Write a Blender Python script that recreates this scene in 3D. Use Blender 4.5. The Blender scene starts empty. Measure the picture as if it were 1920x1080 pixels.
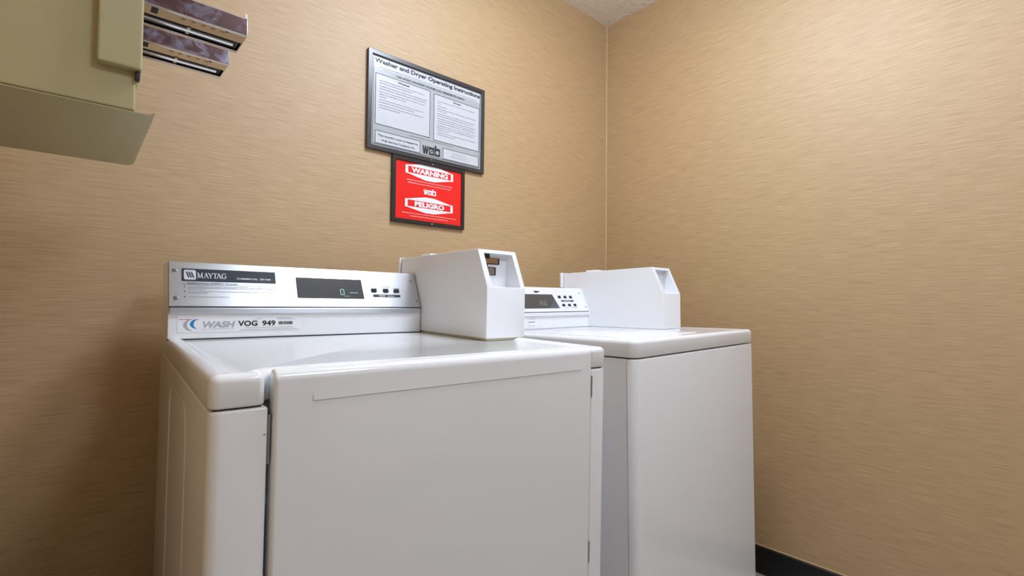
import bpy, bmesh, math, random
from mathutils import Vector, Matrix
random.seed(7)
S = bpy.context.scene
C = S.collection
H = 1.0019                      # camera height above the floor (m)

# ---------------------------------------------------------------- camera, world, exposure
cam = bpy.data.cameras.new('camera')
cam.lens = 36 * 912.3 / 1920
cam.clip_start = .02
camo = bpy.data.objects.new('camera', cam); C.objects.link(camo)
Fv = Vector((0.66681256, 0.7447668, 0.0261425))
Rv = Vector((0.74482088, -0.66719614, 0.00954842))
Uv = Vector((-0.02455352, -0.01310447, 0.99961262))
camo.matrix_world = Matrix(((Rv.x, Uv.x, -Fv.x, 0), (Rv.y, Uv.y, -Fv.y, 0), (Rv.z, Uv.z, -Fv.z, H), (0, 0, 0, 1)))
S.camera = camo
S.view_settings.view_transform = 'Standard'
S.view_settings.look = 'None'
S.view_settings.exposure = 0.04
S.view_settings.gamma = 1
S.view_settings.use_curve_mapping = False
w = bpy.data.worlds.new('world'); S.world = w; w.use_nodes = True
w.node_tree.nodes['Background'].inputs[0].default_value = (.8, .85, 1, 1)
w.node_tree.nodes['Background'].inputs[1].default_value = .02
LIGHT_MAIN = 37.0
LIGHT_REAR = 29.0

# ---------------------------------------------------------------- materials
def nt(name):
    m = bpy.data.materials.new(name); m.use_nodes = True
    return m, m.node_tree, m.node_tree.nodes['Principled BSDF']

def mat(name, col, rough=.5, metal=0, coat=0, emit=None, es=0, bump=0, bscale=200, spec=.5, var=0):
    m, t, b = nt(name)
    b.inputs['Base Color'].default_value = (*col, 1)
    b.inputs['Roughness'].default_value = rough
    b.inputs['Metallic'].default_value = metal
    b.inputs['Coat Weight'].default_value = coat
    b.inputs['Coat Roughness'].default_value = .06
    b.inputs['Specular IOR Level'].default_value = spec
    if emit:
        b.inputs['Emission Color'].default_value = (*emit, 1)
        b.inputs['Emission Strength'].default_value = es
    tc = t.nodes.new('ShaderNodeTexCoord')
    if bump:
        n = t.nodes.new('ShaderNodeTexNoise'); n.inputs['Scale'].default_value = bscale; n.inputs['Detail'].default_value = 3
        t.links.new(tc.outputs['Object'], n.inputs['Vector'])
        bp = t.nodes.new('ShaderNodeBump'); bp.inputs['Strength'].default_value = bump; bp.inputs['Distance'].default_value = .002
        t.links.new(n.outputs[0], bp.inputs['Height']); t.links.new(bp.outputs[0], b.inputs['Normal'])
    if var:
        n = t.nodes.new('ShaderNodeTexNoise'); n.inputs['Scale'].default_value = 6; n.inputs['Detail'].default_value = 4
        t.links.new(tc.outputs['Object'], n.inputs['Vector'])
        r = t.nodes.new('ShaderNodeValToRGB')
        r.color_ramp.elements[0].position = .3; r.color_ramp.elements[1].position = .7
        r.color_ramp.elements[0].color = (*[c * (1 - var) for c in col], 1)
        r.color_ramp.elements[1].color = (*[min(1, c * (1 + var)) for c in col], 1)
        t.links.new(n.outputs[0], r.inputs[0]); t.links.new(r.outputs[0], b.inputs['Base Color'])
    return m

def wallpaper(name, axis):
    """vinyl grasscloth wallpaper: fine horizontal threads; axis = the wall's horizontal axis"""
    m, t, b = nt(name)
    L = t.links
    tc = t.nodes.new('ShaderNodeTexCoord')
    def threads(sh, sv, off=0, detail=3):
        mp = t.nodes.new('ShaderNodeMapping')
        s = (sh, sh, sv)
        mp.inputs['Scale'].default_value = s; mp.inputs['Location'].default_value = (off, off, off)
        n = t.nodes.new('ShaderNodeTexNoise'); n.inputs['Scale'].default_value = 1; n.inputs['Detail'].default_value = detail
        n.inputs['Roughness'].default_value = .6
        L.new(tc.outputs['Object'], mp.inputs[0]); L.new(mp.outputs[0], n.inputs['Vector'])
        return n.outputs[0]
    a = threads(13, 600, 0, 1.5); c = threads(8, 330, 3.3, 1); d = threads(1.2, 1.6, 9)
    def mixf(x, y, f):
        mx = t.nodes.new('ShaderNodeMix'); mx.data_type = 'FLOAT'; mx.inputs[0].default_value = f
        L.new(x, mx.inputs[2]); L.new(y, mx.inputs[3]); return mx.outputs[0]
    h = mixf(a, c, .22)
    r = t.nodes.new('ShaderNodeValToRGB'); r.color_ramp.elements[0].position = .34; r.color_ramp.elements[1].position = .66
    r.color_ramp.elements[0].color = (.41, .262, .124, 1); r.color_ramp.elements[1].color = (.56, .38, .2, 1)
    e = r.color_ramp.elements.new(.5); e.color = (.492, .325, .158, 1)
    L.new(h, r.inputs[0])
    L.new(r.outputs[0], b.inputs['Base Color'])
    bp = t.nodes.new('ShaderNodeBump'); bp.inputs['Strength'].default_value = .35; bp.inputs['Distance'].default_value = .0012
    L.new(h, bp.inputs['Height']); L.new(bp.outputs[0], b.inputs['Normal'])
    b.inputs['Roughness'].default_value = .58
    b.inputs['Specular IOR Level'].default_value = 1.0
    return m

def brushed(name):
    m, t, b = nt(name); L = t.links
    tc = t.nodes.new('ShaderNodeTexCoord'); mp = t.nodes.new('ShaderNodeMapping'); mp.inputs['Scale'].default_value = (6, 900, 900)
    n = t.nodes.new('ShaderNodeTexNoise'); n.inputs['Scale'].default_value = 1; n.inputs['Detail'].default_value = 2
    L.new(tc.outputs['Object'], mp.inputs[0]); L.new(mp.outputs[0], n.inputs['Vector'])
    mr = t.nodes.new('ShaderNodeMapRange'); mr.inputs[3].default_value = .26; mr.inputs[4].default_value = .38
    L.new(n.outputs[0], mr.inputs[0]); L.new(mr.outputs[0], b.inputs['Roughness'])
    cx = t.nodes.new('ShaderNodeCombineXYZ'); cx.inputs[1].default_value = .41; cx.inputs[2].default_value = .91
    L.new(cx.outputs[0], b.inputs['Tangent']); b.inputs['Anisotropic'].default_value = .85
    b.inputs['Base Color'].default_value = (.62, .64, .68, 1); b.inputs['Metallic'].default_value = 1
    return m

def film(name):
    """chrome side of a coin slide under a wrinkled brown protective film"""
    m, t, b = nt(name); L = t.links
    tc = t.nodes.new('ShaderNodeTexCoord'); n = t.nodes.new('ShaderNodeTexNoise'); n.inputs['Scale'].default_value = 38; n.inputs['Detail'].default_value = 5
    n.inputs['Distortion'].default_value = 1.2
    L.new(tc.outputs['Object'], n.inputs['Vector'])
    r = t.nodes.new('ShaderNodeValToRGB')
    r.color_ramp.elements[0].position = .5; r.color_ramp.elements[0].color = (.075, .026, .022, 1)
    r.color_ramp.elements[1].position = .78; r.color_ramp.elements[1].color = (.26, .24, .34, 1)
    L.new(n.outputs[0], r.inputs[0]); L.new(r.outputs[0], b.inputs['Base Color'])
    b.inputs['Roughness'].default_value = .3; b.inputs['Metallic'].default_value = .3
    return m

def tiles(name):
    m, t, b = nt(name); L = t.links
    tc = t.nodes.new('ShaderNodeTexCoord'); br = t.nodes.new('ShaderNodeTexBrick')
    br.offset = 0; br.inputs['Scale'].default_value = 1; br.inputs['Brick Width'].default_value = .305; br.inputs['Row Height'].default_value = .305
    br.inputs['Mortar Size'].default_value = .002
    br.inputs['Color1'].default_value = (.4, .385, .36, 1); br.inputs['Color2'].default_value = (.43, .415, .39, 1); br.inputs['Mortar'].default_value = (.3, .29, .27, 1)
    L.new(tc.outputs['Object'], br.inputs['Vector']); L.new(br.outputs[0], b.inputs['Base Color'])
    b.inputs['Roughness'].default_value = .3
    return m

def ceiling_mat(name):
    m, t, b = nt(name); L = t.links
    b.inputs['Base Color'].default_value = (.9, .86, .8, 1); b.inputs['Roughness'].default_value = .9
    tc = t.nodes.new('ShaderNodeTexCoord'); n = t.nodes.new('ShaderNodeTexNoise'); n.inputs['Scale'].default_value = 45; n.inputs['Detail'].default_value = 6
    L.new(tc.outputs['Object'], n.inputs['Vector'])
    bp = t.nodes.new('ShaderNodeBump'); bp.inputs['Strength'].default_value = 1; bp.inputs['Distance'].default_value = .012
    L.new(n.outputs[0], bp.inputs['Height']); L.new(bp.outputs[0], b.inputs['Normal'])
    return m

def wood(name):
    m, t, b = nt(name); L = t.links
    tc = t.nodes.new('ShaderNodeTexCoord'); mp = t.nodes.new('ShaderNodeMapping'); mp.inputs['Scale'].default_value = (40, 40, 2)
    n = t.nodes.new('ShaderNodeTexNoise'); n.inputs['Scale'].default_value = 1; n.inputs['Detail'].default_value = 5
    L.new(tc.outputs['Object'], mp.inputs[0]); L.new(mp.outputs[0], n.inputs['Vector'])
    r = t.nodes.new('ShaderNodeValToRGB'); r.color_ramp.elements[0].color = (.05, .018, .012, 1); r.color_ramp.elements[1].color = (.13, .05, .03, 1)
    L.new(n.outputs[0], r.inputs[0]); L.new(r.outputs[0], b.inputs['Base Color']); b.inputs['Roughness'].default_value = .35
    return m

M = dict(
    paper_x=wallpaper('grasscloth_wallpaper', 0),
    paint=mat('white_wall_paint', (.82, .82, .8), .6, bump=.1, bscale=90),
    ceil=ceiling_mat('knockdown_ceiling'), floor=tiles('vinyl_floor_tile'), wood=wood('dark_door_wood'),
    black=mat('black_vinyl_base', (.006, .006, .007), .35),
    bead=mat('caulk_bead', (.62, .45, .27), .5),
    white=mat('white_enamel', (.83, .836, .85), .1, bump=.012, bscale=24),
    whitebox=mat('white_powder_coat', (.84, .85, .88), .38, coat=.15, bump=.12, bscale=500),
    whitepl=mat('white_plastic', (.8, .8, .82), .35),
    steel=brushed('brushed_aluminium'),
    chrome=mat('chrome', (.8, .8, .82), .1, 1), dull=mat('dull_steel', (.45, .45, .46), .35, 1),
    brass=mat('aged_brass', (.45, .3, .17), .4, 1), dark=mat('dark_cavity', (.02, .02, .02), .6),
    glass=mat('smoked_display', (.055, .055, .06), .12, coat=.6), ink=mat('black_ink', (.015, .017, .022), .5),
    inkgrey=mat('grey_print', (.33, .34, .38), .6), inkpale=mat('pale_print', (.26, .26, .29), .6), nameplate=mat('nameplate_black', (.012, .016, .026), .4, spec=.3),
    silver=mat('silver_print', (.62, .63, .68), .4), printw=mat('white_print', (.85, .85, .87), .5),
    green=mat('green_segment', (.2, .5, .38), .4, emit=(.45, .85, .65), es=.5), dimgreen=mat('dim_green_segment', (.1, .3, .22), .4, emit=(.3, .7, .5), es=.22),
    lcd=mat('lcd_segment', (.25, .3, .22), .4, emit=(.5, .6, .42), es=.18),
    sticker=mat('sticker_white', (.84, .84, .86), .35), blue=mat('blue_print', (.01, .22, .55), .4), redink=mat('red_print', (.6, .05, .08), .4),
    lgrey=mat('light_grey_print', (.42, .43, .47), .5),
    frame=mat('charcoal_frame', (.035, .035, .038), .3, spec=.7), frameb=mat('black_frame', (.022, .018, .018), .35),
    paperg=mat('grey_sign_card', (.42, .44, .45), .3, coat=.3), paperw=mat('white_sign_card', (.60, .61, .655), .3, coat=.3),
    red=mat('red_sign_card', (.86, .012, .012), .3, coat=.3), filmcorner=mat('grey_blue_film', (.09, .095, .13), .2), button=mat('black_button', (.012, .013, .018), .6, spec=.25), rubber=mat('tan_gasket', (.5, .45, .28), .6),
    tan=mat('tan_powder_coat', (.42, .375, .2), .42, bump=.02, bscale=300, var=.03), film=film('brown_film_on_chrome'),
    lamp=mat('lamp_diffuser', (.9, .9, .9), .5, emit=(.855, .975, 1.15), es=LIGHT_MAIN),
    lamp2=mat('rear_lamp_diffuser', (.9, .9, .9), .5, emit=(.855, .975, 1.15), es=LIGHT_REAR),
)

# ---------------------------------------------------------------- helpers
def obj(name, bm, m, parent=None, bevel=0, seg=2, ang=35, smooth=True):
    me = bpy.data.meshes.new(name)
    bmesh.ops.recalc_face_normals(bm, faces=bm.faces)
    bm.to_mesh(me); bm.free()
    me.materials.append(m)
    if smooth:
        for p in me.polygons: p.use_smooth = True
        me.set_sharp_from_angle(angle=math.radians(ang))
    o = bpy.data.objects.new(name, me); C.objects.link(o)
    if parent: o.parent = parent
    if bevel:
        b = o.modifiers.new('bevel', 'BEVEL'); b.width = bevel; b.segments = seg; b.limit_method = 'ANGLE'; b.angle_limit = math.radians(40)
        b.harden_normals = True
    return o

def box(bm, x0, x1, y0, y1, z0, z1):
    v = [bm.verts.new(p) for p in ((x0, y0, z0), (x1, y0, z0), (x1, y1, z0), (x0, y1, z0), (x0, y0, z1), (x1, y0, z1), (x1, y1, z1), (x0, y1, z1))]
    for f in ((0, 3, 2, 1), (4, 5, 6, 7), (0, 1, 5, 4), (1, 2, 6, 5), (2, 3, 7, 6), (3, 0, 4, 7)):
        bm.faces.new([v[i] for i in f])

def inset_poly(pts, d):
    n = len(pts); out = []
    for i in range(n):
        a, b, c = Vector(pts[i - 1]), Vector(pts[i]), Vector(pts[(i + 1) % n])
        e1 = (b - a).normalized(); e2 = (c - b).normalized()
        n1 = Vector((-e1.y, e1.x)); n2 = Vector((-e2.y, e2.x))
        k = 1 + n1.dot(n2)
        out.append(b + (n1 + n2) * (d / k))
    return out

def round_poly(pts, radii, seg=6):
    """CCW polygon with rounded corners; every corner gets seg+1 points"""
    n = len(pts); out = []
    for i in range(n):
        a, b, c = Vector(pts[i - 1]), Vector(pts[i]), Vector(pts[(i + 1) % n])
        u = (a - b).normalized(); v = (c - b).normalized()
        th = math.acos(max(-1, min(1, u.dot(v)))); r = max(radii[i], 1e-5); d = r / math.tan(th / 2)
        ctr = b + (u + v).normalized() * (r / math.sin(th / 2))
        p0, p1 = b + u * d - ctr, b + v * d - ctr
        a0 = math.atan2(p0.y, p0.x); a1 = math.atan2(p1.y, p1.x)
        da = (a1 - a0 + math.pi) % (2 * math.pi) - math.pi
        for k in range(seg + 1):
            t = a0 + da * k / seg
            out.append(ctr + Vector((math.cos(t), math.sin(t))) * r)
    return out

def stack(bm, pts, radii, layers, seg=6, cap0=True, cap1=True):
    """skin rounded copies of a CCW outline, each inset by d at height z: layers = [(d, z)]"""
    n = len(pts); conv = []
    for i in range(n):
        a, b, c = Vector(pts[i - 1]), Vector(pts[i]), Vector(pts[(i + 1) % n])
        conv.append((b - a).cross(c - b) > 0)
    rings = []
    for d, z in layers:
        ip = inset_poly(pts, d)
        rr = [max(r - d, .0008) if cv else r + d for r, cv in zip(radii, conv)]
        rings.append([bm.verts.new((p.x, p.y, z)) for p in round_poly(ip, rr, seg)])
    m = len(rings[0])
    for r0, r1 in zip(rings, rings[1:]):
        for i in range(m):
            bm.faces.new((r0[i], r0[(i + 1) % m], r1[(i + 1) % m], r1[i]))
    if cap0: bm.faces.new(list(reversed(rings[0])))
    if cap1: bm.faces.new(rings[-1])

def fillet(r, ztop, n=4):
    return [(r * (1 - math.cos(math.pi / 2 * k / n)), ztop - r + r * math.sin(math.pi / 2 * k / n)) for k in range(n + 1)]

def prism_x(bm, prof, x0, x1):
    """extrude a (y,z) profile along x"""
    a = [bm.verts.new((x0, y, z)) for y, z in prof]; b = [bm.verts.new((x1, y, z)) for y, z in prof]
    n = len(prof)
    for i in range(n): bm.faces.new((a[i], a[(i + 1) % n], b[(i + 1) % n], b[i]))
    bm.faces.new(list(reversed(a))); bm.faces.new(b)

def cyl(bm, c, axis, r, h, seg=20, r2=None):
    axis = Vector(axis).normalized(); q = axis.to_track_quat('Z', 'Y').to_matrix().to_4x4()
    bmesh.ops.create_cone(bm, cap_ends=True, segments=seg, radius1=r, radius2=r if r2 is None else r2, depth=h,
                          matrix=Matrix.Translation(Vector(c) + axis * h / 2) @ q)

class Plane:
    """a flat face to print on: o = origin, ex, ey in-plane, n outward"""
    def __init__(s, o, ex, ey): s.o = Vector(o); s.ex = Vector(ex).normalized(); s.ey = Vector(ey).normalized(); s.n = s.ex.cross(s.ey)
    def p(s, u, v, w=0): return s.o + s.ex * u + s.ey * v + s.n * w
    def poly(s, bm, pts, w): return bm.faces.new([bm.verts.new(s.p(u, v, w)) for u, v in pts])
    def rect(s, bm, u0, v0, u1, v1, w): s.poly(bm, ((u0, v0), (u1, v0), (u1, v1), (u0, v1)), w)
    def slab(s, bm, pts, w0, w1):
        a = [bm.verts.new(s.p(u, v, w0)) for u, v in pts]; b = [bm.verts.new(s.p(u, v, w1)) for u, v in pts]; n = len(pts)
        for i in range(n): bm.faces.new((a[i], a[(i + 1) % n], b[(i + 1) % n], b[i]))
        bm.faces.new(list(reversed(a))); bm.faces.new(b)
    def outline(s, bm, u0, v0, u1, v1, t, w):
        s.rect(bm, u0, v0, u1, v0 + t, w); s.rect(bm, u0, v1 - t, u1, v1, w)
        s.rect(bm, u0, v0 + t, u0 + t, v1 - t, w); s.rect(bm, u1 - t, v0 + t, u1, v1 - t, w)
    def words(s, bm, u0, v, width, h, w, seed=0):
        """print too small to read: a row of word-long dashes"""
        r = random.Random(seed * 7.3 + u0 * 991 + v * 577); u = u0; e = u0 + width
        while u < e - h:
            L = min(h * r.uniform(2.5, 9), e - u)
            s.rect(bm, u, v, u + L, v + h * r.uniform(.55, .8), w); u += L + h * .45
    def text(s, bm, body, u, v, width=None, cap=.01, w=.0004, bold=0, shear=0, align='L'):
        cu = bpy.data.curves.new('t', 'FONT'); cu.body = body; cu.size = 1; cu.offset = bold; cu.shear = shear; cu.resolution_u = 3
        o = bpy.data.objects.new('t', cu); C.objects.link(o)
        dg = bpy.context.evaluated_depsgraph_get(); me = bpy.data.meshes.new_from_object(o.evaluated_get(dg))
        xs = [q.co.x for q in me.vertices]; x0, x1 = min(xs), max(xs)
        sy = cap / .73; sx = sy if width is None else width / (x1 - x0)
        if align == 'C': u = u - (x1 - x0) * sx / 2
        vs = [bm.verts.new(s.p(u + (q.co.x - x0) * sx, v + q.co.y * sy, w)) for q in me.vertices]
        for f in me.polygons:
            try: bm.faces.new([vs[i] for i in f.vertices])
            except ValueError: pass
        bpy.data.objects.remove(o); bpy.data.curves.remove(cu); bpy.data.meshes.remove(me)

def bar(P, bm, a, b, t, w):
    a, b = Vector(a), Vector(b); d = (b - a).normalized(); n = Vector((-d.y, d.x)) * t / 2
    P.poly(bm, (a - n, b - n, b + n, a + n), w)

def prn(P, name, m, parent, fn):
    bm = bmesh.new(); fn(bm)
    return obj(name, bm, m, parent, smooth=False)

def thing(name, label, cat, mtx, group=None):
    o = bpy.data.objects.new(name, None); C.objects.link(o); o.matrix_world = mtx; o.empty_display_size = .1
    o['label'] = label; o['category'] = cat
    if group: o['group'] = group
    return o

def struct(name, bm, m, parent=None, **k):
    o = obj(name, bm, m, parent, **k)
    if not parent: o['kind'] = 'structure'
    return o

# ---------------------------------------------------------------- room
XL, XR, YB, YF, ZC = -.175, 1.9214, 1.4615, -1.9, H + 1.358
T = .1
for nm, b, m in (
    ('floor', (XL - T, XR + T, YF - T, YB + T, -T, 0), 'floor'),
    ('ceiling', (XL - T, XR + T, YF - T, YB + T, ZC, ZC + T), 'ceil'),
    ('wall_back', (XL - T, XR + T, YB, YB + T, 0, ZC), 'paper_x'),
    ('wall_right', (XR, XR + T, YF, YB, 0, ZC), 'paper_x'),
    ('wall_left', (XL - T, XL, YF, YB, 0, ZC), 'paper_x'),
    ('wall_front', (XL - T, XR + T, YF - T, YF, 0, ZC), 'paint')):
    bm = bmesh.new(); box(bm, *b); struct(nm, bm, M[m], smooth=False)
BT = .012
for nm, b in (('baseboard_right', (XR - BT, XR, YF, YB, .004, .1)), ('baseboard_back', (XL, XR - BT, YB - BT, YB, .004, .1)),
              ('baseboard_left', (XL, XL + BT, YF, YB - BT, .004, .1)), ('baseboard_front', (.95, XR - BT, YF, YF + BT, .004, .1))):
    bm = bmesh.new(); box(bm, *b); struct(nm, bm, M['black'], bevel=.004)
bm = bmesh.new(); box(bm, XR - .004, XR, YF, YB, .1, .1035); struct('trim_1', bm, M['bead'])
bm = bmesh.new(); cyl(bm, (XR - .001, YB - .001, .1), (0, 0, 1), .0034, ZC - .1, 8); struct('trim_2', bm, M['bead'])
# dark wood door behind the camera (what the chrome and enamel reflect)
bm = bmesh.new(); box(bm, -.02, .86, YF, YF + .04, .005, 2.05)
d1 = struct('door_1', bm, M['wood'], bevel=.003)
bm = bmesh.new(); cyl(bm, (.8, YF + .04, 1), (0, 1, 0), .012, .04); cyl(bm, (.8, YF + .08, 1), (-1, 0, 0), .009, .11); obj('door_handle', bm, M['dull'], d1)
bm = bmesh.new(); box(bm, -.09, -.02, YF, YF + .05, 0, 2.12); box(bm, .86, .93, YF, YF + .05, 0, 2.12); box(bm, -.02, .86, YF, YF + .05, 2.05, 2.12)
obj('door_frame', bm, M['wood'], d1, bevel=.004)

# ---------------------------------------------------------------- ceiling lamps
def lamp(x, y, m, label, r=.2):
    t = thing('ceiling_light', label, 'light', Matrix.Translation((x, y, ZC)), 'ceiling lights')
    bm = bmesh.new(); cyl(bm, (0, 0, -.022), (0, 0, 1), r + .012, .022, 40); obj('base_plate', bm, M['whitepl'], t, bevel=.004)
    bm = bmesh.new(); prof = [(0, -.135), (r * .5, -.131), (r * .82, -.118), (r * .97, -.095), (r, -.075), (r, -.023)]
    rings = []
    for rr, z in prof:
        if rr == 0: rings.append([bm.verts.new((0, 0, z))])
        else: rings.append([bm.verts.new((rr * math.cos(2 * math.pi * k / 24), rr * math.sin(2 * math.pi * k / 24), z)) for k in range(24)])
    for a, b in zip(rings, rings[1:]):
        for k in range(24):
            k2 = (k + 1) % 24
            bm.faces.new((a[0], b[k], b[k2]) if len(a) == 1 else (a[k], b[k], b[k2], a[k2]))
    obj('diffuser', bm, m, t)
lamp(.98, .555, M['lamp'], 'round white dome ceiling light above the laundry machines')
lamp(.82, -.62, M['lamp2'], 'round white dome ceiling light closer to the dark wood door')  # unseen, added as fill for the machine fronts; placed by the panel highlight

# ---------------------------------------------------------------- laundry machines
def frame_matrix(yaw, pit, rol, t, ht):
    Rz = Matrix.Rotation(yaw, 3, 'Z'); Rx = Matrix.Rotation(pit, 3, 'X'); Ry = Matrix.Rotation(rol, 3, 'Y')
    A = Rz @ Rx @ Ry
    o = Vector(t) - A @ Vector((0, 0, ht)); o.z += H
    m = A.to_4x4(); m.translation = o
    return m
HT = .914
MD = frame_matrix(-.04393, .01053, .00439, (.11359, .63476, -.0881), HT)
MW = frame_matrix(.01946, -.01264, -.00499, (.96522, .64729, -.08864), HT)

def foot(root, x, y):
    bm = bmesh.new(); M0 = root.matrix_world
    zf = -(M0 @ Vector((x, y, 0))).z
    cyl(bm, (x, y, zf), (0, 0, 1), .02, .012 ); cyl(bm, (x, y, zf + .01), (0, 0, 1), .008, .06 - zf)
    obj('foot', bm, M['black'], root)

def coin_box(root, x0, yf, z0, inner, ear=.005):
    """coin meter case: sloped face with a slot recess; x0 = left side, yf = front, z0 = bottom"""
    Wc, L = .1149, .4366
    prof = [(0, 0), (0, .1178), (.0405, .2089), (L - .006, .2049), (L - .006, 0)]
    bm = bmesh.new()
    def v(x, y, z): return bm.verts.new((x0 + x, yf + y, z0 + z))
    a = [v(0, y, z) for y, z in prof]; b = [v(Wc, y, z) for y, z in prof]
    bm.faces.new(list(reversed(a))); bm.faces.new(b)
    for i in range(5):
        if i == 1: continue
        j = (i + 1) % 5; bm.faces.new((a[i], a[j], b[j], b[i]))
    def sl(t): return (.0405 * t, .1178 + .0911 * t)
    u0, u1, t0, t1 = .0155, .1015, .015, .905
    (ya, za), (yb, zb) = sl(t0), sl(t1)
    c = [v(u0, ya, za), v(u1, ya, za), v(u1, yb, zb), v(u0, yb, zb)]
    ring = [a[1], b[1], b[2], a[2]]
    for i in range(4):
        j = (i + 1) % 4; bm.faces.new((ring[i], ring[j], c[j], c[i]))
    yi = .056
    d = [v(u0, yi, za), v(u1, yi, za), v(u1, yi, zb), v(u0, yi, zb)]
    for i in range(4):
        j = (i + 1) % 4; bm.faces.new((c[i], c[j], d[j], d[i]))
    bm.faces.new(d)
    cb = obj('coin_box', bm, M['whitebox'], root, bevel=.0035, seg=3)
    bm = bmesh.new(); box(bm, x0 + .002, x0 + Wc - .002, yf + L - .004, yf + L + .004, z0 + .01, z0 + .2075)
    box(bm, x0 - ear, x0, yf + L - .004, yf + L + .004, z0 + .15, z0 + .2075)
    obj('back_plate', bm, M['whitebox'], cb, bevel=.001)
    bm = bmesh.new(); box(bm, x0 + .01, x0 + .06, yf + .28, yf + .33, z0 + .2035, z0 + .2125)
    obj('lock_tab', bm, M['whitebox'], cb, bevel=.003)
    bm = bmesh.new()
    stack(bm, [(x0 + .002, yf + .003), (x0 + Wc - .003, yf + .003), (x0 + Wc - .003, yf + L - .01), (x0 + .002, yf + L - .01)], [.006, .02, .004, .004],
          [(0, z0 - .0048), (0, z0 + .0002)])
    obj('base_gasket', bm, M['rubber'], cb)
    for kind in inner:
        if kind == 'slide':
            bm = bmesh.new(); yy = yf + yi
            box(bm, x0 + .030, x0 + .0455, yy - .0018, yy + .001, z0 + .190, z0 + .2)
            box(bm, x0 + .030, x0 + .0755, yy - .0018, yy + .001, z0 + .1755, z0 + .1905); box(bm, x0 + .040, x0 + .0650, yy - .0018, yy + .001, z0 + .149, z0 + .1685)
            box(bm, x0 + .036, x0 + .041, yy - .0016, yy + .001, z0 + .165, z0 + .178)
            obj('slot_opening', bm, M['dark'], cb)
            bm = bmesh.new(); box(bm, x0 + .031, x0 + .0700, yy - .0040, yy - .0020, z0 + .1775, z0 + .1895)
            obj('coin_slide', bm, M['brass'], cb, bevel=.0006)
            bm = bmesh.new(); box(bm, x0 + .041, x0 + .0595, yy - .0040, yy - .0020, z0 + .151, z0 + .1665)
            obj('slide_latch', bm, M['dull'], cb, bevel=.001)
        else:
            bm = bmesh.new(); box(bm, x0 + .0385, x0 + .0425, yf + yi - .001, yf + yi + .001, z0 + .171, z0 + .186)
            obj('key_slot', bm, M['ink'], cb)
    return cb

def console(root, x1, yc, z0, zb, m_panel, zl, zt, s, Dp):
    """backsplash: white lower strip + sloped control panel; returns (lower plane, panel plane)"""
    bm = bmesh.new()
    prism_x(bm, [(yc, zb), (yc + .0015, z0 + zl - .006), (yc + .002, z0 + zl), (yc + s, z0 + zt - .001), (Dp, z0 + zt - .001), (Dp, zb)], 0, x1)
    cs = obj('console', bm, M['white'], root, bevel=.002)
    bm = bmesh.new()
    k = .003
    prism_x(bm, [(yc - k - .001, z0 + zl - .005), (yc - k - .001, z0 + zl + .0052), (yc - k + .0012, z0 + zl + .0072), (yc + .003, z0 + zl + .0072), (yc + .003, z0 + zl - .005)], .0025, x1 - .002)
    obj('lower_ledge', bm, m_panel, root, bevel=.0008)
    bm = bmesh.new(); box(bm, .002, x1 - .002, yc - .0018, yc + .004, z0 + zl + .0068, z0 + zl + .0094)
    obj('panel_groove', bm, M['ink'], root)
    bm = bmesh.new()
    y0p, z0p = yc - .001, z0 + zl + .0090; y1p, z1p = yc + s - .003, z0 + zt
    prism_x(bm, [(y0p, z0p), (y1p, z1p), (y1p + .012, z1p), (y1p + .012, z1p - .002), (y0p + .006, z0p)], .001, x1 - .001)
    pn = obj('control_panel', bm, m_panel, root, bevel=.0012)
    return cs, pn, Plane((0, yc + .0002, z0 + .001), (1, 0, 0), (0, .0015, zl - .006)), Plane((0, y0p, z0p), (1, 0, 0), (0, y1p - y0p, z1p - z0p))

def screw(P, u, v, parent, r=.0045):
    bm = bmesh.new()
    cyl(bm, P.p(u, v, 0), P.n, r, .002, 16, r * .75)
    n0 = len(bm.faces); cyl(bm, P.p(u, v, .0015), P.n, r * .55, .0009, 6)
    bm.faces.ensure_lookup_table()
    for f in list(bm.faces)[n0:]: f.material_index = 1
    o = obj('screw', bm, M['chrome'], parent); o.data.materials.append(M['dark'])
    return o

# ======== dryer
DR = thing('dryer', 'white coin-operated dryer with brushed metal control panel, left machine in front', 'dryer', MD)
W, D, HL = .686, .7153, .0395
nl, nr, nd = .0585, .6405, .026
zt = HT
out = [(0, 0), (nl, 0), (nl, nd), (nr, nd), (nr, 0), (W, 0), (W, D), (0, D)]
bm = bmesh.new()
stack(bm, out, [.012, .008, .014, .014, .008, .012, .008, .008],
      [(.003, zt - HL), (.0005, zt - HL + .0015), (0, zt - HL + .003)] + fillet(.0105, zt, 5) + [(.017, zt), (.0215, zt - .0018), (.026, zt - .0042), (.030, zt - .005)], seg=7)
obj('lid', bm, M['white'], DR, ang=60)
# cabinet with a recess for the door
zc1 = zt - HL - .0024
bm = bmesh.new()
stack(bm, [(.0005, 0), (.062, 0), (.062, .04), (.641, .04), (.641, 0), (W - .0005, 0), (W - .0005, D), (.0005, D)], [.013, .004, .003, .003, .004, .013, .004, .004],
      [(0, .055)] + fillet(.003, zc1, 3), seg=6)
cab = obj('cabinet', bm, M['white'], DR, ang=50)
bm = bmesh.new(); stack(bm, [(.01, .058), (W - .01, .058), (W - .01, D - .01), (.01, D - .01)], [.004] * 4, [(0, zc1 - .004), (0, zt - HL + .006)])
box(bm, .0055, .056, .009, .06, zc1 - .003, zt - HL + .006); box(bm, .646, W - .009, .007, .06, zc1 - .003, zt - HL + .006)
obj('neck', bm, M['dark'], DR)  # dark blocks that paint shade into the gap under the lid
bm = bmesh.new(); box(bm, .02, W - .02, .03, D - .02, .02, .056); obj('toe_base', bm, M['dark'], DR)
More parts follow.
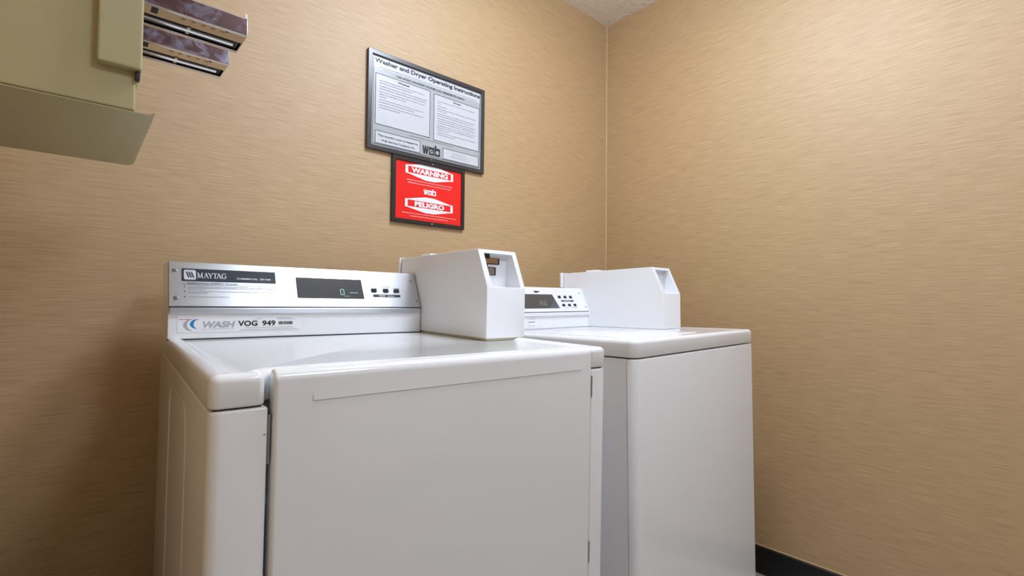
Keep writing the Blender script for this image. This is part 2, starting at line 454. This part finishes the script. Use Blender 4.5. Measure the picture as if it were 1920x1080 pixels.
# pressed rib outline on the left side
def side_rib(bm, ya, yb, z1, z0, r=.04, w=.0022, xs=-1, xo=.0005):
    path = [(ya, z0)] + [(ya + r - r * math.cos(t), z1 - r + r * math.sin(t)) for t in [math.pi / 2 * k / 8 for k in range(9)]]
    path += [(yb - r + r * math.sin(t), z1 - r + r * math.cos(t)) for t in [math.pi / 2 * k / 8 for k in range(9)]] + [(yb, z0)]
    prev = None
    for i, (y, z) in enumerate(path):
        a = path[max(0, i - 1)]; b = path[min(len(path) - 1, i + 1)]
        dy, dz = b[0] - a[0], b[1] - a[1]; L = math.hypot(dy, dz); ny, nz = -dz / L, dy / L
        cur = [bm.verts.new((xo, y + ny * w, z + nz * w)), bm.verts.new((xo - .0013, y, z)), bm.verts.new((xo, y - ny * w, z - nz * w))]
        if prev:
            for k in range(2): bm.faces.new((prev[k], prev[k + 1], cur[k + 1], cur[k]))
        prev = cur
bm = bmesh.new(); side_rib(bm, .205, .46, zt - .075, .12); obj('pressed_rib', bm, M['white'], cab, ang=80)
# door: front panel wrapping over the top
bm = bmesh.new()
dx0, dx1 = .0672, .6385
prof = [(-.004, .09), (-.004, zt - .012)] + [(-.004 + .014 * (1 - math.cos(t)), zt - .012 + .0135 * math.sin(t)) for t in [math.pi / 2 * k / 5 for k in range(1, 6)]] + \
       [(.016, zt + .0012), (.023, zt - .0003), (.023, .09)]
prism_x(bm, prof, dx0, dx1)
door = obj('door', bm, M['white'], DR, bevel=.0055, seg=4, ang=50)
bm = bmesh.new()
v = [bm.verts.new(q) for q in ((.113, -.0038, zt - .026), (.609, -.0038, zt - .026), (.609, -.0051, zt - .0392), (.113, -.0051, zt - .0392), (.113, -.0038, zt - .0398), (.609, -.0038, zt - .0398))]
bm.faces.new((v[0], v[1], v[2], v[3])); bm.faces.new((v[3], v[2], v[5], v[4]))
obj('pressed_line', bm, M['white'], door, smooth=False)
bm = bmesh.new(); box(bm, .0628, .0663, .004, .012, zt - .112, zt - .052); box(bm, .0632, .0655, .002, .01, zt - .058, zt - .052)
obj('latch_strip', bm, M['dull'], cab, bevel=.001)
for z in (zt - .075, .52, .25):
    bm = bmesh.new(); cyl(bm, (.6402, -.001, z - .02), (0, 0, 1), .0022, .04, 12)
    box(bm, .6385, .6412, .0, .02, z - .022, z + .022)
    obj('hinge', bm, M['dull'], cab)
bm = bmesh.new()
c0 = [bm.verts.new((.0585 + .0018 * math.cos(a), -.0003, zt - .0745 + .0008 * math.sin(a))) for a in [k * math.pi / 4 for k in range(8)]]
bm.faces.new(c0); obj('chip_mark', bm, M['dull'], cab, smooth=False)
for x, y in ((.06, .06), (W - .06, .06), (.06, D - .06), (W - .06, D - .06)): foot(DR, x, y)
# console
WC, YC, Z0 = .5722, .5614, zt + .0005
cs, pn, PL, PM = console(DR, WC, YC, Z0, zt - .0034, M['steel'], .0545, .1575, .0446, D)
bm = bmesh.new(); box(bm, .001, WC, YC - .001, YC + .02, zt - .0055, zt - .003); obj('console_seal', bm, M['dark'], cs)  # dark strip painting the shade of the gap under the console
hp = math.hypot(.0426, .0945)           # panel height along the slope
k = hp / (.1575 - .063)
def pv(z): return (z - .0635) * k + .001  # measured height above the lid -> along the slope
# nameplate
prn(PM, 'nameplate', M['nameplate'], pn, lambda bm: PM.rect(bm, .0235, pv(.1155), .2055, pv(.1422), .0006))
def rrect(u0, v0, u1, v1, r): return [tuple(q) for q in round_poly([(u0, v0), (u1, v0), (u1, v1), (u0, v1)], [r] * 4, 5)]
prn(PM, 'emblem', M['silver'], pn, lambda bm: PM.poly(bm, rrect(.0275, pv(.1185), .0490, pv(.1392), .003), .0009))
def emblem_bars(bm):
    a, b = pv(.1228), pv(.135)
    for i in range(3):
        u = .0312 + i * .0043
        PM.poly(bm, ((u + .0034, a), (u + .0062, a), (u + .0024, b), (u - .0004, b)), .0012)
        PM.rect(bm, u - .0014, b - .0006, u + .001, b, .0012)
    for i in range(2):
        u = .0352 + i * .0043; bar(PM, bm, (u - .0002, a + .0006), (u + .0016, b - .004), .0006, .0012)
    PM.rect(bm, .0438, a, .0468, a + .0007, .0012)
prn(PM, 'emblem_mark', M['ink'], pn, emblem_bars)
def maytag(bm):
    v0, v1, w = pv(.1224), pv(.1341), .0009
    u = .0518; h = v1 - v0
    def st(a, b, t): bar(PM, bm, (u + a[0] * .0092, v0 + a[1] * h), (u + b[0] * .0092, v0 + b[1] * h), t, w)
    K, n, s = .0019, .0009, .0008
    def serif(x, y): bar(PM, bm, (u + (x - .16) * .0092, v0 + y * h), (u + (x + .16) * .0092, v0 + y * h), s, w)
    # M
    st((.08, .03), (.12, .97), n); st((.1, .97), (.5, .08), K); st((.5, .08), (.88, .97), n); st((.88, .97), (.92, .03), K); serif(.08, .03); serif(.92, .03); serif(.05, .97); serif(.95, .97)
    u += .0112
    def A():
        st((.12, .03), (.5, .98), n); st((.46, .98), (.88, .03), K); st((.25, .36), (.7, .36), n); serif(.12, .03); serif(.88, .03)
    A(); u += .0083
    st((.1, .97), (.48, .48), K); st((.88, .97), (.48, .48), n); st((.48, .5), (.48, .03), K); serif(.48, .03); serif(.1, .97); serif(.88, .97); u += .0088
    st((.45, .95), (.45, .03), K); st((.02, .95), (.88, .95), n); serif(.45, .03); st((.02, .97), (.02, .75), s); st((.88, .97), (.88, .75), s); u += .0068
    A(); u += .0098
    pts = [(.5 + .46 * math.cos(a), .5 + .5 * math.sin(a)) for a in [math.radians(50 + 26 * i) for i in range(11)]]
    for a, b in zip(pts, pts[1:]): st(a, b, K if .2 > a[0] or .2 > b[0] else n * 1.3)
    st((.78, .45), (.78, .08), K); st((.52, .45), (1, .45), s); st((.84, .95), (.84, .7), s)
prn(PM, 'brand_lettering', M['silver'], pn, maytag)
def comm(bm):
    PM.text(bm, 'C', .1255, pv(.1222), .0038, .0050, .0009, .012, .2); PM.text(bm, 'OMMERCIAL', .1296, pv(.1222), .0385, .0040, .0009, .012, .2)
    PM.text(bm, 'D', .1722, pv(.1222), .0038, .0050, .0009, .012, .2); PM.text(bm, 'RYER', .1764, pv(.1222), .0185, .0040, .0009, .012, .2)
prn(PM, 'model_lettering', M['printw'], pn, comm)
def rules(bm):
    PM.text(bm, 'PERSONAL SAFETY RULES', .034, pv(.1098), .0925, .0033, .0006, .01)
    PM.rect(bm, .0245, pv(.1078), .206, pv(.1083), .0006)
    for z in (.1036, .0938, .0826): PM.slab(bm, [(.0285 + .0013 * math.cos(a), pv(z) + .0013 * math.sin(a)) for a in [q * math.pi / 4 for q in range(8)]], .0003, .0007)
prn(PM, 'safety_heading', M['ink'], pn, rules)
def rules2(bm):
    for i, (z, wd) in enumerate(((.1035, .165), (.1007, .17), (.0977, .03), (.0935, .17), (.0905, .035), (.0822, .075))): PM.words(bm, .0345, pv(z), wd, .0017, .0006, i)
prn(PM, 'safety_print', M['inkgrey'], pn, rules2)
# display
dz0, dz1 = pv(.0835), pv(.1325)
bm = bmesh.new(); PM.slab(bm, [(.2505, dz0), (.4135, dz0), (.4115, dz1), (.2505, dz1)], .0001, .0009); disp = obj('display', bm, M['glass'], DR, smooth=False)
def digit0(bm):
    PM.outline(bm, .3535, pv(.0925), .363, pv(.1065), .0011, .0013)
prn(PM, 'digit', M['green'], disp, digit0)
prn(PM, 'display_print', M['dimgreen'], disp, lambda bm: (PM.words(bm, .377, pv(.0972), .021, .0032, .0013, 3), PM.words(bm, .3625, pv(.0885), .014, .0022, .0013, 4)))
# buttons
for i, (u, sh) in enumerate(((.4427, 0), (.4757, 0), (.5065, 0))):
    bm = bmesh.new(); PM.slab(bm, rrect(u - .0075, pv(.1012), u + .0078, pv(.1108), .0022), 0, .0022); obj('button', bm, M['button'], pn, bevel=.0006)
prn(PM, 'button_print', M['inkgrey'], pn, lambda bm: [PM.words(bm, *q) for q in ((.434, pv(.1166), .021, .0017, .0006, 1), (.431, pv(.1136), .027, .0017, .0006, 2), (.463, pv(.1162), .028, .0017, .0006, 3), (.468, pv(.1134), .015, .0017, .0006, 4), (.494, pv(.1128), .026, .0017, .0006, 5))])
prn(PM, 'setting_bar', M['nameplate'], pn, lambda bm: PM.rect(bm, .4385, pv(.089), .5155, pv(.0955), .0006))
prn(PM, 'setting_print', M['silver'], pn, lambda bm: (PM.words(bm, .4545, pv(.0905), .02, .0036, .0009, 1), PM.words(bm, .478, pv(.0905), .02, .003, .0009, 7)))
for u, z in ((.0112, .1365), (.0135, .0795), (.5545, .134), (.5625, .0795)): screw(PM, u, pv(z), pn, .0048 if u < .1 else .0035)
# sticker on the white strip
stk = prn(PL, 'service_sticker', M['sticker'], DR, lambda bm: PL.rect(bm, .0165, .0085, .2570, .0435, .0006))
def crescent(bm, cu, cv, ro, ri, dx, a0, a1, sx=1.35):
    n = 18; o1 = []; i1 = []
    for q in range(n + 1):
        a = math.radians(a0 + (a1 - a0) * q / n); t = math.sin(math.pi * q / n)
        o1.append((cu + ro * sx * math.cos(a), cv + ro * math.sin(a))); i1.append((cu + (ro - ri * t) * sx * math.cos(a), cv + (ro - ri * t) * math.sin(a)))
    for q in range(n): PL.poly(bm, (o1[q], o1[q + 1], i1[q + 1], i1[q]), dx)
prn(PL, 'blue_swoosh', M['blue'], stk, lambda bm: crescent(bm, .0505, .0262, .0098, .0052, .0009, 75, 275, 1.25))
prn(PL, 'grey_swoosh', M['lgrey'], stk, lambda bm: crescent(bm, .0415, .0242, .0122, .0056, .0009, 85, 280, 1.2))
prn(PL, 'sticker_brand', M['lgrey'], stk, lambda bm: (PL.text(bm, 'WASH', .0605, .0185, .0605, .0128, .0009, .05, .22), PL.words(bm, .058, .0145, .06, .0011, .0009, 2)))
prn(PL, 'unit_number', M['ink'], stk, lambda bm: (PL.text(bm, 'VOG', .1262, .0205, .0385, .0115, .0009, .033), PL.text(bm, '949', .1742, .0205, .0275, .0115, .0009, .033)))
def stk_small(bm):
    PL.words(bm, .161, .0355, .013, .0013, .0009, 1); PL.words(bm, .205, .0372, .034, .0013, .0009, 2); PL.words(bm, .205, .0342, .041, .0013, .0009, 3)
    PL.words(bm, .14, .0158, .1, .0014, .0009, 4); PL.words(bm, .131, .0115, .122, .0014, .0009, 5)
prn(PL, 'sticker_print', M['inkgrey'], stk, stk_small)
def barc(bm):
    u = .2085
    while u < .2375: wdt = random.choice((.0005, .0008, .0012)); PL.rect(bm, u, .0225, u + wdt, .0295, .0009); u += wdt + random.choice((.0004, .0007))
prn(PL, 'barcode', M['ink'], stk, barc)
prn(PL, 'red_print', M['redink'], stk, lambda bm: PL.words(bm, .0195, .0352, .0235, .0016, .0009, 8))
coin_box(DR, WC + .0021, .2578, zt + .005 - .0045, ['slide'])

# ======== washer
WR = thing('washer', 'white coin-operated top-loading washer in the corner, right machine behind the dryer', 'washer', MW)
W2, D2, HL2 = .6789, .69, .0426
bm = bmesh.new()
stack(bm, [(0, 0), (W2, 0), (W2, D2), (0, D2)], [.022, .012, .01, .01],
      [(.003, zt - HL2), (.0005, zt - HL2 + .0015), (0, zt - HL2 + .003)] + fillet(.011, zt, 5) + [(.022, zt), (.027, zt - .0006), (.033, zt - .0014), (.038, zt - .0016)], seg=8)
obj('top', bm, M['white'], WR, ang=60)
bm = bmesh.new()
stack(bm, [(.06, .06), (.44, .06), (.44, .44), (.06, .44)], [.03] * 4, [(0, zt - .004), (0, zt - .002)] + fillet(.002, zt, 3), seg=6)
obj('loading_lid', bm, M['white'], WR, ang=60)
zw = zt - HL2 - .0028
bm = bmesh.new()
stack(bm, [(.001, 0), (W2 + .0005, 0), (W2 + .0005, .0262), (.001, .0262)], [.02, .012, .0006, .0006], [(0, .04)] + fillet(.004, zw, 3), seg=8)
obj('front_panel', bm, M['white'], WR, ang=50)
bm = bmesh.new(); box(bm, .0015, W2 - .001, .0275, D2, .04, zw); obj('cabinet', bm, M['white'], WR, bevel=.0015)
bm = bmesh.new(); box(bm, .012, W2 - .012, .014, D2 - .01, .03, zt - HL2 + .006); obj('neck', bm, M['dark'], WR)  # dark core, paints the gap below the washer top as shade
for x, y in ((.06, .06), (W2 - .06, .06), (.06, D2 - .06), (W2 - .06, D2 - .06)): foot(WR, x, y)
WC2, YC2 = .4815, .513
cs2, pn2, PL2, PM2 = console(WR, WC2, YC2, zt - .001, zt - .0004, M['whitepl'], .0485, .1437, .0446, D2)
bm = bmesh.new(); box(bm, .001, WC2, YC2 - .001, YC2 + .02, zt - .002, zt + .0002); obj('console_seal', bm, M['lgrey'], cs2)
bm = bmesh.new(); prism_x(bm, [(YC2 - .006, zt), (YC2 - .005, zt + .05), (YC2 + .036, zt + .1455), (YC2 + .06, zt + .1455), (YC2 + .06, zt)], WC2 - .0015, WC2 + .0032)
obj('end_trim', bm, M['whitebox'], cs2, bevel=.001)
hp2 = math.hypot(.0426, .0867); k2 = hp2 / (.1437 - .0572)
def pw(z): return (z - .0572) * k2
bm = bmesh.new(); PM2.slab(bm, [(.15, pw(.0695)), (.3238, pw(.0695)), (.308, pw(.1178)), (.15, pw(.1178))], .0001, .0009); ds2 = obj('display', bm, M['glass'], WR, smooth=False)
prn(PM2, 'film_corner', M['filmcorner'], ds2, lambda bm: (PM2.poly(bm, ((.2725, pw(.0697)), (.3235, pw(.0697)), (.3125, pw(.1035))), .0011)))  # grey-blue triangle over the lower right of the display
SEG = {'2': 'abged', '5': 'afgcd', '0': 'abcdef'}
def seven(bm, ch, u, v, wd, h, t, w):
    m_ = v + h / 2
    R_ = dict(a=(u, v + h - t, u + wd, v + h), g=(u, m_ - t / 2, u + wd, m_ + t / 2), d=(u, v, u + wd, v + t), f=(u, m_, u + t, v + h), b=(u + wd - t, m_, u + wd, v + h), e=(u, v, u + t, m_), c=(u + wd - t, v, u + wd, m_))
    for q in SEG[ch]: PM2.rect(bm, *R_[q], w)
def price(bm):
    for i, c_ in enumerate('250'): seven(bm, c_, .229 + i * .0125, pw(.080), .008, .0155, .0011, .0013)
prn(PM2, 'digits', M['lcd'], ds2, price)
for row, (z, us) in enumerate(((.1085, (.3420, .3735, .4040)), (.0797, (.3500, .3815, .4125)))):
    for u in us:
        bm = bmesh.new(); PM2.slab(bm, rrect(u - .007, pw(z - .0038), u + .007, pw(z + .0042), .002), 0, .002); obj('button', bm, M['button'], pn2, bevel=.0006)
prn(PM2, 'setting_bar', M['nameplate'], pn2, lambda bm: PM2.rect(bm, .345, pw(.0925), .4135, pw(.0975), .0006))
prn(PM2, 'setting_print', M['silver'], pn2, lambda bm: PM2.words(bm, .358, pw(.0935), .038, .0028, .0009, 4))
def emb2(bm):
    v0, v1 = pw(.1235), pw(.1295)
    PM2.poly(bm, ((.219, v1), (.251, v1), (.246, v0 + .003), (.237, v0 + .002), (.232, v0 - .001), (.224, v0 + .001)), .0006)
prn(PM2, 'emblem', M['nameplate'], pn2, emb2)
for rows in (((.335, pw(.1145), .02, .0014, .0006, 1), (.366, pw(.1145), .02, .0014, .0006, 2), (.396, pw(.1145), .02, .0014, .0006, 3)), ((.352, pw(.0715), .02, .0014, .0006, 4), (.384, pw(.0715), .04, .0014, .0006, 5))):
    prn(PM2, 'button_print', M['inkpale'], pn2, lambda bm: [PM2.words(bm, *q) for q in rows])
for u, z in ((.4635, .124), (.471, .0735)): screw(PM2, u, pw(z), pn2, .003)
stk2 = prn(PL2, 'service_sticker', M['sticker'], WR, lambda bm: PL2.rect(bm, .0, .0055, .205, .0405, .0006))
prn(PL2, 'sticker_print', M['inkgrey'], stk2, lambda bm: (PL2.words(bm, .165, .0335, .032, .0014, .0009, 1), PL2.words(bm, .16, .022, .036, .004, .0009, 2), PL2.words(bm, .16, .011, .034, .0014, .0009, 3)))
coin_box(WR, WC2 + .004, .2074, zt - .0015 + .004 - .0035, ['key'], .013)

# ---------------------------------------------------------------- wall signs
def sign_frame(P, u0, v0, u1, v1, t, d, m, parent):
    bm = bmesh.new()
    o = [(u0, v0), (u1, v0), (u1, v1), (u0, v1)]; i = [(u0 + t, v0 + t), (u1 - t, v0 + t), (u1 - t, v1 - t), (u0 + t, v1 - t)]
    L = [[bm.verts.new(P.p(a, b, wv)) for a, b in ring] for ring, wv in ((o, 0), (o, d), (i, d), (i, 0))]
    for r0, r1 in zip(L, L[1:] + L[:1]):
        for k_ in range(4): bm.faces.new((r0[k_], r0[(k_ + 1) % 4], r1[(k_ + 1) % 4], r1[k_]))
    return obj('frame', bm, m, parent, bevel=.0015)

S1 = thing('instruction_sign', 'large grey framed sign of operating instructions, above the red sign on the wall', 'sign', Matrix.Translation((.676, YB, H + .487)))
P1 = Plane((0, 0, 0), (1, 0, 0), (0, 0, 1))
# outer measured on the wall plane
sign_frame(P1, -.001, -.005, .472, .3175, .0145, .013, M['frame'], S1)
bm = bmesh.new(); P1.slab(bm, [(.01, .008), (.461, .008), (.461, .306), (.01, .306)], .001, .007); card = obj('card', bm, M['paperg'], S1, smooth=False)
def boxes(bm):
    P1.rect(bm, .0265, .080, .232, .246, .0075); P1.rect(bm, .2475, .0765, .449, .2415, .0075)
    P1.rect(bm, .0275, .018, .1945, .060, .0075); P1.rect(bm, .2875, .018, .448, .0570, .0075)
    P1.rect(bm, .0185, .2635, .4535, .3005, .0075)
    P1.outline(bm, .0165, .012, .456, .3035, .0014, .0075)
prn(P1, 'white_boxes', M['paperw'], card, boxes)
def rules_(bm):
    for b_ in ((.0265, .080, .232, .246), (.2475, .0765, .449, .2415), (.0275, .018, .1945, .060), (.2875, .018, .448, .0570)): P1.outline(bm, *b_, .0015, .0079)
    P1.outline(bm, .0185, .0145, .4535, .3008, .0014, .0079)
    P1.text(bm, 'Washer and Dryer Operating Instructions', .0225, .2815, .429, .0142, .0079, .036)
    P1.text(bm, 'Use of this LAUNDRY ROOM is for RESIDENTS ONLY', .102, .2535, .278, .0068, .0079, .015)
    P1.text(bm, 'Washer', .129, .2335, .046, .0066, .0079, .03, align='C'); P1.text(bm, 'Dryer', .348, .229, .034, .0066, .0079, .03, align='C')
    P1.text(bm, 'This laundry room is leased by', .037, .0425, .149, .0066, .0079, .02)
    P1.text(bm, 'Web Service Company, Inc.', .049, .0275, .126, .0066, .0079, .02)
prn(P1, 'sign_lettering', M['ink'], card, rules_)
def block(name, fn): prn(P1, name, M['inkpale'], card, fn)
block('subtitle_print', lambda bm: P1.words(bm, .038, .268, .4, .0026, .0079, 1))
block('footer_print', lambda bm: P1.words(bm, .152, .069, .18, .003, .0079, 2))
def washer_rules(bm):
    y = .2235
    for n_, wd in enumerate((.168, .12, .18, .176, .172, .098, .025, .165, .13, .17, .075)):
        P1.words(bm, .04, y, wd, .0030, .0079, n_); y -= .0098 if n_ in (1, 3, 6, 8) else .0082
block('washer_print', washer_rules)
def dryer_rules(bm):
    y = .2185
    for n_, wd in enumerate((.165, .015, .04, .17, .04, .168, .16, .17, .165, .168, .172, .16, .05, .17, .075)):
        P1.words(bm, .262, y, wd, .0029, .0079, n_ + 20); y -= .0098 if n_ in (1, 2, 4, 6, 9, 12) else .0076
block('dryer_print', dryer_rules)
block('address_print', lambda bm: (P1.words(bm, .33, .045, .06, .0022, .0079, 1), P1.words(bm, .325, .0375, .075, .0022, .0079, 2), P1.words(bm, .32, .030, .085, .0022, .0079, 3)))
def web(P, bm, u, v, wd, h, w):
    """blocky lower-case web logo: w strokes, e and b as squares with round counters"""
    x = wd / 3.2
    a = [(u, v + h * .78), (u + x * .22, v + h * .78), (u + x * .34, v + h * .35), (u + x * .42, v + h * .78), (u + x * .66, v + h * .78), (u + x * .74, v + h * .35), (u + x * .86, v + h * .78), (u + x * 1.1, v + h * .78), (u + x * .88, v), (u + x * .62, v), (u + x * .54, v + h * .4), (u + x * .46, v), (u + x * .2, v)]
    P.poly(bm, a, w)
    def holed(u0, u1, v1):
        cx, cy, r = (u0 + u1) / 2, v + h * .36, h * .2; n = 16
        sq = []
        for k_ in range(n):
            t = 2 * math.pi * k_ / n; c_, s_ = math.cos(t), math.sin(t); q = 1 / max(abs(c_), abs(s_))
            sq.append((cx + c_ * q * (u1 - u0) / 2, v + v1 / 2 + s_ * q * v1 / 2))
        ci = [(cx + r * math.cos(2 * math.pi * k_ / n), cy + r * math.sin(2 * math.pi * k_ / n)) for k_ in range(n)]
        for k_ in range(n): P.poly(bm, (sq[k_], sq[(k_ + 1) % n], ci[(k_ + 1) % n], ci[k_]), w)
    holed(u + x * 1.15, u + x * 2.08, h * .76); bar(P, bm, (u + x * 1.45, v + h * .37), (u + x * 1.85, v + h * .37), h * .09, w)
    holed(u + x * 2.16, u + x * 3.12, h * .76); P.rect(bm, u + x * 2.16, v + h * .76, u + x * 2.44, v + h, w)
prn(P1, 'company_logo', M['ink'], card, lambda bm: web(P1, bm, .2035, .0205, .074, .0365, .0079))
for u, v_ in ((.236, .0015),): 
    bm = bmesh.new(); cyl(bm, P1.p(u, v_ + .001, .012), P1.n, .0032, .003, 14, .0022); obj('screw', bm, M['chrome'], S1)

S2 = thing('warning_sign', 'small red warning sign in black frame below the larger framed sign', 'sign', Matrix.Translation((.676, YB, H + .487)))
sign_frame(P1, .0895, -.2285, .3835, -.0065, .0135, .012, M['frameb'], S2)
bm = bmesh.new(); P1.slab(bm, [(.098, -.22), (.376, -.22), (.376, -.013), (.098, -.013)], .001, .007); card2 = obj('card', bm, M['red'], S2, smooth=False)
def hexs(bm, cu, cv, hw, hh, hs):
    # elongated hexagon with its text band cut out as left/right ends and top/bottom wedges
    wv = .0075; bh = .0115; iw = hw - .011
    P1.poly(bm, ((cu - hw, cv - hs), (cu - hw + .010, cv - hs - .001), (cu - hw + .010, cv + hs + .001), (cu - hw, cv + hs)), wv)
    P1.poly(bm, ((cu + hw - .010, cv - hs - .001), (cu + hw, cv - hs), (cu + hw, cv + hs), (cu + hw - .010, cv + hs + .001)), wv)
    P1.poly(bm, ((cu - hw + .010, cv + bh - .0005), (cu + hw - .010, cv + bh - .0005), (cu + hw - .010, cv + hs + .001), (cu + .018, cv + hh), (cu - .018, cv + hh), (cu - hw + .010, cv + hs + .001)), wv)
    P1.poly(bm, ((cu - hw + .010, cv - hs - .001), (cu - .018, cv - hh), (cu + .018, cv - hh), (cu + hw - .010, cv - hs - .001), (cu + hw - .010, cv - bh + .0005), (cu - hw + .010, cv - bh + .0005)), wv)
def red_print(bm):
    hexs(bm, .2365, -.0445, .097, .0285, .0135); hexs(bm, .2365, -.1590, .097, .0275, .0135)
    P1.text(bm, 'WARNING', .2365 - .0745, -.0520, .149, .0160, .0079, .05)
    P1.text(bm, 'PELIGRO', .2365 - .0600, -.1665, .120, .0160, .0079, .05)
    web(P1, bm, .2105, -.1215, .052, .022, .0079)
prn(P1, 'warning_lettering', M['printw'], card2, red_print)
M['pink'] = mat('pink_print', (.9, .45, .42), .5)
for nm, rows in (('warning_print', ((.144, -.0815, .186, .0034, .0079, 1), (.149, -.0905, .178, .0034, .0079, 2))), ('peligro_print', ((.128, -.1945, .221, .0034, .0079, 3), (.158, -.2035, .155, .0034, .0079, 4)))):
    prn(P1, nm, M['pink'], card2, lambda bm: [P1.words(bm, *q) for q in rows])
for v_ in (-.0125, -.2225):
    bm = bmesh.new(); cyl(bm, P1.p(.243, v_, .0115), P1.n, .0034, .003, 14, .0022); obj('screw', bm, M['chrome'], S2)

# ---------------------------------------------------------------- wall-mounted vending machine (upper left)
V = thing('vending_machine', 'tan metal coin vending machine hung on the left wall with two chrome coin slides', 'vending machine', Matrix.Translation((XL, .75, H + .2265)))
ox, oy, oz = XL, .75, H + .2265
def vbox(bm, x0, x1, y0, y1, z0, z1): box(bm, x0 - ox, x1 - ox, y0 - oy, y1 - oy, z0 - .2265, z1 - .2265)
bm = bmesh.new(); vbox(bm, XL, .0485, .752, 1.055, .2285, .93); obj('body', bm, M['tan'], V, bevel=.0025)
bm = bmesh.new(); vbox(bm, .0110, .0535, .7405, 1.066, .2765, .935); vd = obj('door', bm, M['tan'], V, bevel=.0025)
bm = bmesh.new(); vbox(bm, .0475, .0520, .7450, .7560, .2660, .2790); obj('door_bumper', bm, M['dark'], V, bevel=.001)
bm = bmesh.new()
prof = [(XL, .2265), (.0615, .2265), (.0690, .2312), (.0680, .2325), (.0610, .2282), (XL, .2282)]
a = [bm.verts.new((x - ox, .7525 - oy, z - .2265)) for x, z in prof]; b = [bm.verts.new((x - ox, 1.062 - oy, z - .2265)) for x, z in prof]; n = len(prof)
for i in range(n): bm.faces.new((a[i], b[i], b[(i + 1) % n], a[(i + 1) % n]))
bm.faces.new(a); bm.faces.new(list(reversed(b)))
obj('bottom_pan', bm, M['tan'], V, bevel=.0004)
def slide(y):
    x0, x1, z0, z1 = .050, .1815, .390, .4175
    bm = bmesh.new()
    vbox(bm, x0, x1, y, y + .0022, z0, z1 - .0005)                # near side
    vbox(bm, x0, x1, y + .0645, y + .067, z0, z1)                # far side
    vbox(bm, x1 - .002, x1, y + .0022, y + .0645, z0 + .001, z1)         # end
    vbox(bm, x0, x1 - .002, y + .0022, y + .0645, z1 - .012, z1 - .010)   # floor of the coin tray
    vbox(bm, x0, x1 - .001, y + .0022, y + .028, z0, z0 + .0018)         # lower flange
    vbox(bm, x0, x1 - .001, y + .059, y + .0645, z0 + .0, z0 + .0018)
    s = obj('coin_slide', bm, M['chrome'], V, bevel=.0007)
    bm = bmesh.new(); vbox(bm, x0 + .004, x1 - .0015, y - .0006, y + .0002, z0 + .0022, z1 - .002); obj('side_film', bm, M['film'], s)  # thin sheet with the brown room reflection painted on the chrome side
    bm = bmesh.new(); vbox(bm, x0, x1 - .004, y + .027, y + .060, z0 + .0035, z0 + .005)
    vbox(bm, x0 + .016, x0 + .0235, y + .0035, y + .0195, z0 - .0004, z0 + .0004); obj('slot_opening', bm, M['dark'], s)
    bm = bmesh.new(); p0 = Vector((x0 - ox, y + .0385 - oy, z0 + .001 - .2265)); cyl(bm, p0, (1, 0, 0), .0042, x1 - x0 - .012, 14); obj('rail', bm, M['chrome'], s)
    bm = bmesh.new()
    for q in range(5): vbox(bm, x0 + .05 + q * .012, x0 + .055 + q * .012, y + .01, y + .018, z0 - .0006, z0)
    vbox(bm, x1 - .028, x1 - .024, y + .006, y + .026, z0 - .0008, z0); vbox(bm, x0 + .06, x0 + .064, y + .027, y + .05, z0 - .001, z0 + .003)
    obj('stamped_mark', bm, M['chrome'], s)
    bm = bmesh.new(); vbox(bm, x0 + .012, x0 + .0155, y - .001, y + .002, z1 - .002, z1 + .032); obj('stop_pin', bm, M['chrome'], s, bevel=.0006)
    bm = bmesh.new(); vbox(bm, x1 - .004, x1 - .001, y, y + .003, z1 - .002, z1 + .006); obj('end_pin', bm, M['chrome'], s)
slide(.80); slide(.92)
